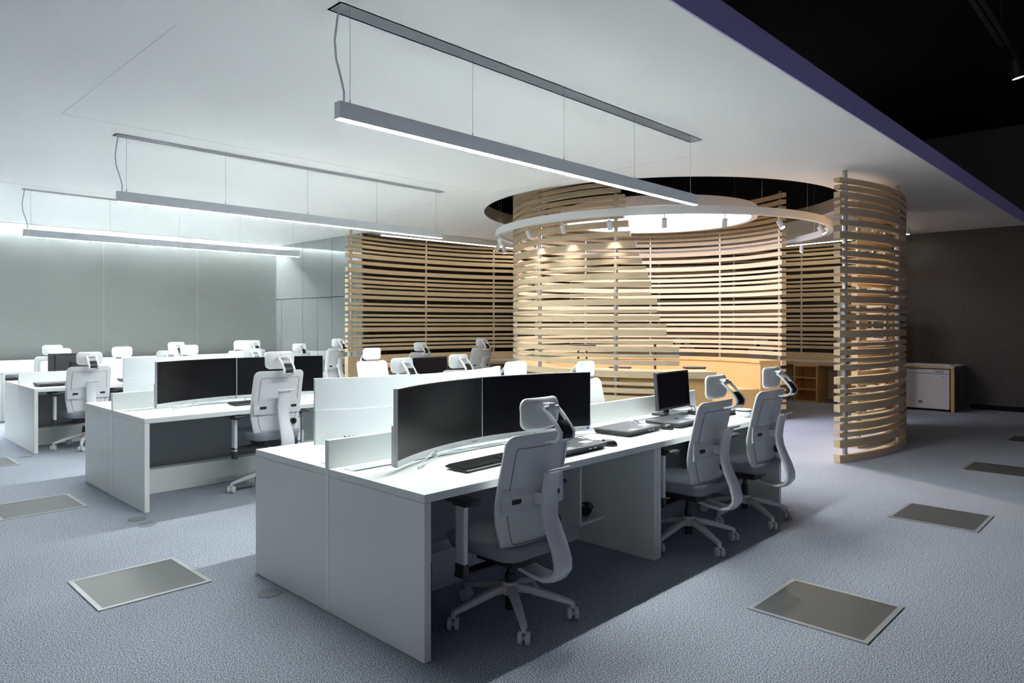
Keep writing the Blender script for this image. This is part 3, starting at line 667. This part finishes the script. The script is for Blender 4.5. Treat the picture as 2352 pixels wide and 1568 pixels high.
# ------------------------------------------------------------------ screens and desk items
ZD = 0.7203
def apts(W_, sag, dy=0.0, n_=16, x0=-1, x1=1):
    return [(W_ / 2 * s, -sag * s * s + dy) for s in [x0 + (x1 - x0) * i / n_ for i in range(n_ + 1)]]
def curved_monitor():
    t = thing('curved_monitor', '', 'monitor'); W_, sg = 0.83, 0.05
    bm = bmesh.new(); sweep(bm, [(x, y, 0.218) for x, y in apts(W_, sg)], rect(0.020, 0.386), fixed=(0, 0, 1)); obj('casing', bm, M_silver, t, smooth=30)
    bm = bmesh.new(); sweep(bm, [(x, y, 0.2325) for x, y in apts(W_, sg, -0.0105, x0=-0.988, x1=0.988)], rect(0.002, 0.349), fixed=(0, 0, 1)); obj('screen', bm, M_screen, t, smooth=30)
    bm = bmesh.new(); sweep(bm, [(x, y, 0.218) for x, y in apts(W_, sg, 0.0125, x0=-0.995, x1=0.995)], rect(0.006, 0.380), fixed=(0, 0, 1))
    sweep(bm, [(x, y, 0.128) for x, y in apts(W_, sg, 0.021, x0=-0.995, x1=0.995)], rect(0.012, 0.200), fixed=(0, 0, 1)); bc = obj('back_cover', bm, M_mwhite, t, smooth=30)
    def patch(x0, x1, z0, z1, off, th=0.0016):
        bm = bmesh.new(); sweep(bm, [(x, off - sg * (x / (W_ / 2)) ** 2, (z0 + z1) / 2) for x in (x0, (x0 + x1) / 2, x1)], rect(th, z1 - z0), fixed=(0, 0, 1)); return bm
    for k in range(5): obj('port', patch(0.145 + k * 0.024, 0.161 + k * 0.024, 0.062, 0.070, 0.0275), M_black, bc)
    for k, (a, m_) in enumerate(((0.013, M_silver), (0.0105, M_sticker), (0.006, M_silver), (0.0042, M_sticker))): obj('emblem_plate', patch(0.335 - a, 0.335 + a, 0.09 - a, 0.09 + a, 0.0278 + 0.0006 * k), m_, bc)
    obj('gold_sticker', patch(-0.014, 0.014, 0.035, 0.040, -0.0108), M_yellow, t)
    bm = bmesh.new(); box(bm, -0.018, 0.012, -0.008, 0.008, 0.012, 0.0245); obj('joystick', bm, M_silver, t)
    fc = bpy.data.curves.new('txt', 'FONT'); fc.body = 'SAMSUNG'; fc.size = 0.0105; fc.extrude = 0.0003; fc.space_character = 1.15; fo = bpy.data.objects.new('txt', fc)
    me = bpy.data.meshes.new_from_object(fo); bpy.data.objects.remove(fo); me.materials.clear(); me.materials.append(M_dkplastic)
    lg = bpy.data.objects.new('brand_lettering', me); COL.objects.link(lg); lg.parent = t; lg.location = (0.318, -0.0435, 0.0375); lg.rotation_euler = (PI / 2, 0, -0.20)
    bm = bmesh.new(); pr = rrect(0.011, 0.008, 0.002, 2)
    for s in (-1, 1):
        tube(bm, [(s * 0.02, -0.004, 0.04), (s * 0.29, -0.10, 0.012)], 0.0035, 8)
        tube(bm, [(s * 0.29, -0.10, 0.012), (s * 0.292, -0.108, 0.006)], 0.0035, 8)
        tube(bm, [(s * 0.29, -0.10, 0.012), (-s * 0.0, -0.03, 0.018)], 0.003, 8)
        tube(bm, [(s * 0.16, 0.012, 0.06), (s * 0.20, 0.040, 0.006)], 0.004, 8)
    obj('stand', bm, M_silver, t, smooth=True); return t
CM = curved_monitor()
cms = [(2.43, 2.932, 16.6, 'left curved monitor on the near side of the front desk row, screen dark'), (3.262, 2.960, -13.0, 'right curved monitor of the front row, dark screen behind the nearest chair head'),
 (2.495, 3.487, 180 - 12.9, 'left one of the two monitors showing white curved backs, front row'), (3.312, 3.534, 180 + 17.5, 'right one of the two monitors showing white curved backs, front row'),
 (2.48, 6.315, 17.5, 'left curved monitor of the second desk row with dark screen'), (3.303, 6.341, -11.0, 'right curved monitor of the second desk row behind the light chair'),
 (2.505, 6.87, 180 - 12.9, 'white backed curved monitor on the far side of the second desk row')]
for i, (x, y, a, lb) in enumerate(cms):
    if i == 0: continue
    dup(CM, (x, y, ZD), math.radians(a), lb, 'curved monitors')
CM.location = (cms[0][0], cms[0][1], ZD); CM.rotation_euler = (0, 0, math.radians(cms[0][2])); CM['label'] = cms[0][3]; CM['group'] = 'curved monitors'
KIDS.pop(CM, None)
# blue energy sticker at the corner of the right front monitor
rm = [o for o in bpy.data.objects if o.get('label') == cms[1][3]][0]
obj('blue_sticker', B(0.383, 0.401, -0.0585, -0.0560, 0.036, 0.052), M_blue, rm)

def flat_monitor():
    t = thing('flat_monitor', '', 'monitor'); tl = Matrix.Translation((0, 0, 0.20)) @ Matrix.Rotation(math.radians(-4), 4, 'X')
    bm = bmesh.new(); box(bm, -0.262, 0.262, -0.018, 0.010, -0.145, 0.148, tl); obj('casing', bm, M_dkplastic, t, bevel=0.003)
    bm = bmesh.new(); box(bm, -0.248, 0.248, -0.0195, -0.0182, -0.128, 0.134, tl); obj('screen', bm, M_screen, t)
    bm = bmesh.new(); box(bm, -0.19, 0.19, 0.0105, 0.038, -0.11, 0.115, tl)
    for k in range(9): box(bm, -0.17, 0.17, 0.038, 0.0395, -0.03 + k * 0.014, -0.024 + k * 0.014, tl)
    obj('back_housing', bm, M_dkplastic, t, bevel=0.004)
    bm = bmesh.new(); box(bm, -0.03, 0.03, 0.038, 0.062, 0.014, 0.24); obj('neck', bm, M_black, t, bevel=0.004)
    bm = bmesh.new(); box(bm, -0.13, 0.13, -0.09, 0.11, 0.001, 0.018); obj('foot', bm, M_dkplastic, t, bevel=0.004)
    bm = bmesh.new(); box(bm, -0.255, -0.243, -0.0200, -0.0183, 0.137, 0.145, tl); obj('corner_sticker', bm, M_sticker, t)
    return t
FM = flat_monitor()
fms = [(4.865, 2.93, 3, 'black flat monitor with its screen facing the camera, front row'), (5.06, 6.2, 0, 'dark flat monitor of the second row before the oak counter, between two chair heads'),
       (3.74, 6.74, 180, 'dark flat monitor seen from its vented back, right of the second row curved monitors'), (2.50, 10.28, 180, 'dark flat monitor seen from behind at the left of the third row')]
for i, (x, y, a, lb) in enumerate(fms):
    if i == 0: continue
    dup(FM, (x, y, ZD), math.radians(a), lb, 'flat black monitors')
FM.location = (fms[0][0], fms[0][1], ZD); FM.rotation_euler = (0, 0, math.radians(fms[0][2])); FM['label'] = fms[0][3]; FM['group'] = 'flat black monitors'

def keyboard():
    t = thing('keyboard', '', 'keyboard'); tl = Matrix.Rotation(math.radians(3.5), 4, 'X')
    bm = bmesh.new(); box(bm, -0.225, 0.225, -0.08, 0.075, 0.0055, 0.017, tl); obj('body', bm, M_black, t, bevel=0.004)
    bm = bmesh.new(); rows_ = 6
    for r_ in range(rows_):
        y0 = -0.056 + r_ * 0.0208; x = -0.213
        while x < 0.20:
            w_ = 0.0165
            if r_ == 0 and -0.14 < x < -0.03: w_ = 0.105
            if r_ in (1, 2, 3) and x < -0.20: w_ = 0.026
            if not (0.072 < x < 0.080 or 0.142 < x < 0.15): box(bm, x, x + w_, y0, y0 + 0.0165, 0.017, 0.0225, tl)
            x += w_ + 0.0032
    obj('keys', bm, mat('key_black', (0.02, 0.02, 0.022), 0.3), t); return t
K0 = keyboard(); K0.location = (2.50, 2.60, ZD); K0.rotation_euler = (0, 0, 0.06); K0['label'] = 'black keyboard on the front desk, left of the nearest chair back'; K0['group'] = 'black keyboards'
dup(K0, (2.93, 6.09, ZD), 0.05, 'black keyboard on the second desk row, left of the light chair back', 'black keyboards')
def laptop():
    t = thing('laptop', '', 'laptop')
    bm = bmesh.new(); box(bm, -0.21, 0.21, -0.137, 0.137, 0.003, 0.026)
    for v_ in bm.verts:
        if v_.co.z < 0.01: v_.co.x *= 0.94; v_.co.y *= 0.92
    b0 = obj('base', bm, M_lapdk, t, bevel=0.003)
    bm = bmesh.new(); box(bm, -0.21, 0.21, -0.137, 0.137, 0.027, 0.038); ld_ = obj('lid', bm, M_laptop, t, bevel=0.004)
    bm = bmesh.new()
    for k, w_ in enumerate((0.014, 0.011, 0.011, 0.011)): box(bm, -0.2105, -0.2075, 0.09 - k * 0.024, 0.09 - k * 0.024 + w_, 0.013, 0.022)
    obj('side_ports', bm, M_black, b0)
    bm = bmesh.new()
    for x in (0.04, 0.085): box(bm, x, x + 0.022, -0.1378, -0.132, 0.0155, 0.0205)
    obj('front_clips', bm, M_silver, b0)
    bm = bmesh.new(); box(bm, 0.085, 0.165, -0.075, -0.02, 0.038, 0.0386); obj('white_sticker', bm, M_sticker, ld_)
    bm = bmesh.new(); box(bm, 0.02, 0.085, -0.108, -0.094, 0.038, 0.0385); obj('barcode_sticker', bm, mat('sticker_grey', (0.34, 0.36, 0.40), 0.4), ld_)
    bm = bmesh.new(); box(bm, -0.14, -0.07, -0.125, -0.085, 0.038, 0.0384); obj('grey_sticker', bm, mat('sticker_grey', (0.34, 0.36, 0.40), 0.4), ld_)
    bm = bmesh.new(); lathe(bm, [(0, 0.038), (0.019, 0.038), (0.019, 0.0386), (0.013, 0.0387), (0, 0.0387)], 24, (0, 0.0)); obj('lid_emblem', bm, M_chrome, ld_)
    return t
L0 = laptop(); lps = [(3.10, 2.56, 0.02, 'closed grey laptop partly behind the nearest chair on the front desk'), (3.915, 2.695, 0.05, 'closed grey laptop in full view over the seam of the front desks'),
  (4.47, 2.655, 0.04, 'closed grey laptop before the black flat monitor on the front row'), (5.19, 2.72, 0.0, 'closed laptop half hidden between the two right front chairs'),
  (2.17, 9.56, 0.02, 'closed laptop at the left end of the third desk row'), (3.06, 9.56, 0.0, 'closed laptop right of the third row chair back')]
for i, (x, y, a, lb) in enumerate(lps):
    if i == 0: continue
    dup(L0, (x, y, ZD), a, lb, 'closed laptops')
L0.location = (lps[0][0], lps[0][1], ZD); L0.rotation_euler = (0, 0, lps[0][2]); L0['label'] = lps[0][3]; L0['group'] = 'closed laptops'
def mouse(x, y, rz, lb):
    t = thing('computer_mouse', lb, 'mouse', (x, y, ZD), rz, 'black computer mice')
    bm = bmesh.new(); n_ = 16; rings = []
    for j in range(7):
        a = PI / 2 * j / 6; z = 0.036 * math.sin(a) + 0.001; s = math.cos(a) ** 0.7 if j < 6 else 0
        rings.append([(0.032 * s * math.cos(2 * PI * i / n_), 0.054 * s * math.sin(2 * PI * i / n_) - 0.006 * j / 6, z) for i in range(n_)])
    vs = [[bm.verts.new(p) for p in r_] for r_ in rings[:-1]]; top = bm.verts.new((0, -0.006, 0.037))
    for a, b2 in zip(vs, vs[1:]):
        for i in range(n_): bm.faces.new((a[i], a[(i + 1) % n_], b2[(i + 1) % n_], b2[i]))
    for i in range(n_): bm.faces.new((vs[-1][i], vs[-1][(i + 1) % n_], top))
    bm.faces.new(vs[0][::-1]); obj('body', bm, M_black, t, smooth='all')
    bm = bmesh.new(); cyl(bm, (-0.003, 0.03, 0.030), (0.003, 0.03, 0.030), 0.008, k=12); obj('scroll_wheel', bm, M_dkplastic, t)
mouse(3.385, 2.47, 0.5, 'black mouse at the right corner of the laptop behind the nearest chair')
mouse(4.193, 2.57, 0.1, 'black mouse between the two middle laptops on the front desk')
mouse(4.925, 2.63, 1.2, 'black mouse on papers by the round container')
t = thing('round_container', 'squat round white container with black lid band near the desk edge by the rightmost chair', 'container', (5.17, 2.475, ZD))
bm = bmesh.new(); lathe(bm, [(0, 0.001), (0.052, 0.001), (0.052, 0.012), (0.060, 0.016), (0.062, 0.045), (0, 0.045)], 32); obj('body', bm, M_sticker, t, smooth=30)
bm = bmesh.new(); lathe(bm, [(0, 0.046), (0.058, 0.046), (0.058, 0.054), (0, 0.054)], 32); obj('lid_band', bm, M_black, t, smooth=30)
bm = bmesh.new(); lathe(bm, [(0, 0.055), (0.061, 0.055), (0.061, 0.060), (0.055, 0.062), (0, 0.060)], 32); obj('lid', bm, M_sticker, t, smooth=30)
def cable(name, pts, r, m, lb):
    bm = bmesh.new(); q = spline3(pts); tube(bm, q, r, 6); tag(obj(name, bm, m, smooth=True), lb, 'cable')
def spline3(pts, n_=6):
    out = []; P = [Vector(p) for p in pts]; P = [P[0] * 2 - P[1]] + P + [P[-1] * 2 - P[-2]]
    for i in range(1, len(P) - 2):
        for j in range(n_):
            t = j / n_; a, b2, c2, d2 = P[i - 1:i + 3]
            out.append(0.5 * ((2 * b2) + (c2 - a) * t + (2 * a - 5 * b2 + 4 * c2 - d2) * t * t + (3 * b2 - a - 3 * c2 + d2) * t ** 3))
    return out + [P[-2]]
zc = ZD + 0.005
cable('usb_cable', [(3.05, 2.90, zc), (3.2, 2.80, zc), (3.32, 2.76, zc), (3.36, 2.70, zc + .01), (3.42, 2.72, zc + .02), (3.40, 2.62, zc + .012), (3.48, 2.60, zc), (3.52, 2.52, zc), (3.44, 2.50, zc), (3.40, 2.54, zc)], 0.0022, M_dkplastic, 'thin looped grey mouse cable by the laptop behind the nearest chair')
cable('monitor_cable', [(4.86, 2.97, 0.86), (4.80, 2.90, 0.775), (4.90, 2.80, 0.765), (4.98, 2.82, 0.785), (5.0, 2.9, 0.80), (5.06, 2.84, 0.775), (5.12, 2.86, 0.74), (5.3, 2.88, zc)], 0.003, M_black, 'black cables hanging in loops under the flat monitor of the front row')
cable('laptop_cable', [(3.98, 2.90, zc), (4.08, 2.80, zc), (4.16, 2.78, zc + .02), (4.20, 2.84, zc + .035), (4.24, 2.80, zc + .005)], 0.0025, M_black, 'short black cable loop between the two middle laptops')
cable('keyboard_cable', [(2.93, 6.18, zc), (2.90, 6.24, zc + .03), (3.0, 6.26, zc + .03), (3.08, 6.2, zc), (3.2, 6.25, zc)], 0.002, M_dkplastic, 'thin looped cable behind the second row keyboard')
bm = bmesh.new()
for k in range(16):
    r = random.uniform(0.045, 0.088); zz = 0.222 + 0.0035 * k; ex = random.uniform(-.012, .012); ey = random.uniform(-.012, .012)
    sweep(bm, [(1.87 + 1.665 + ex + r * math.cos(2 * PI * i / 24), 2.324 + 0.48 + ey + r * 0.9 * math.sin(2 * PI * i / 24), zz + 0.008 * math.sin(2 * PI * i / 8 + k)) for i in range(24)], circ(0.0045, 6), closed=True)
tag(obj('cable_coil', bm, M_black, smooth=True), 'coiled bundle of black cables lying in the cubby under the front desk', 'cable')
bm = bmesh.new(); box(bm, 1.945, 2.085, 2.53, 2.83, 0.003, 0.335); o = tag(obj('waste_bin', bm, M_dkplastic, bevel=0.01), 'narrow black bin under the left end of the front desk', 'bin')

# ------------------------------------------------------------------ refrigerator in its cabinet, bookcase
t = thing('refrigerator_cabinet', 'low oak edged cabinet with white top against the dark wall, housing the white refrigerator', 'cabinet')
bm = bmesh.new(); box(bm, 13.10, 13.92, 2.68, 2.725, 0.003, 0.705); box(bm, 13.10, 13.92, 3.62, 3.66, 0.003, 0.705); box(bm, 13.10, 13.92, 2.68, 3.66, 0.706, 0.735)
obj('surround', bm, M_wood2, t); obj('white_top', B(13.10, 13.92, 2.68, 3.66, 0.736, 0.75), M_fridge, t)
bm = bmesh.new(); box(bm, 13.15, 13.92, 2.668, 2.679, 0.003, 0.735); obj('side_panel', bm, M_dark, t)
bm = bmesh.new(); box(bm, 13.22, 13.30, 2.660, 2.667, 0.1, 0.63); obj('side_handle', bm, M_black, t)
bm = bmesh.new(); box(bm, 0, 0.001, 0, 0.001, 0, 0.001); bm.free()
t = thing('refrigerator', 'small white refrigerator with key lock inside the oak cabinet at the right wall', 'refrigerator')
obj('body', B(13.17, 13.85, 2.75, 3.60, 0.03, 0.69), M_fridge, t); obj('door', B(13.115, 13.165, 2.75, 3.60, 0.04, 0.615), M_fridge, t, bevel=0.004)
obj('control_panel', B(13.115, 13.165, 2.75, 3.60, 0.62, 0.69), M_fridge, t, bevel=0.004)
obj('display', B(13.110, 13.114, 2.83, 2.95, 0.635, 0.672), mat('display_grey', (0.40, 0.40, 0.41), 0.3), t)
bm = bmesh.new(); cyl(bm, (13.114, 2.845, 0.57), (13.095, 2.845, 0.57), 0.015, k=14); obj('key_lock', bm, M_steel, t, smooth=True)
obj('badge', B(13.110, 13.114, 3.14, 3.20, 0.125, 0.165), mat('badge_grey', (0.18, 0.18, 0.19), 0.4), t)
for y in (2.80, 3.55): obj('foot', B(13.18, 13.22, y - 0.02, y + 0.02, 0.0, 0.029), M_black, t)
t = thing('document_tray', 'flat white tray with two dark clips on top of the refrigerator cabinet', 'tray', (13.4, 3.1, 0.7505))
obj('sheet', B(-0.09, 0.09, -0.33, 0.3, 0, 0.012), M_sticker, t)
for y in (-0.33, 0.24): obj('clip', B(-0.04, 0.04, y, y + 0.06, 0.0125, 0.02), M_outlet, t)
t = thing('bookcase', 'tall white and oak open bookcase seen through the rounded screen', 'bookcase', (12.5, 3.42, 0))
for y in (0, 0.38): obj('side_panel', B(0, 0.3, y, y + 0.03, 0.003, 1.75), M_wood2, t)
obj('side_panel', B(0, 0.3, 0.78, 0.87, 0.003, 1.9), M_fridge, t, label='wide white side panel')
for z in (0.02, 0.37, 0.72, 1.07, 1.42, 1.73):
    obj('shelf', B(0, 0.3, 0.031, 0.379, z, z + 0.02), M_wood2, t); obj('shelf', B(0, 0.3, 0.411, 0.779, z, z + 0.02), M_wood2, t)
obj('back_board', B(0.301, 0.31, 0, 0.81, 0.003, 1.75), M_wood2, t)
x = 0.43
for k in range(8):
    w_ = 0.022 + 0.012 * ((k * 7) % 3) / 2; h = 0.22 + 0.03 * ((k * 5) % 4) / 3
    o = tag(obj('book', B(12.53, 12.74, 3.42 + x, 3.42 + x + w_, 0.741, 0.741 + h), M_sticker if k % 3 else mat('book_grey', (0.3, 0.3, 0.32), 0.6)), ('pale' if k % 3 else 'grey') + ' book or binder on the bookcase shelf glimpsed through the rounded screen', 'book', ('pale' if k % 3 else 'grey') + ' books on the bookcase shelf'); x += w_ + 0.004
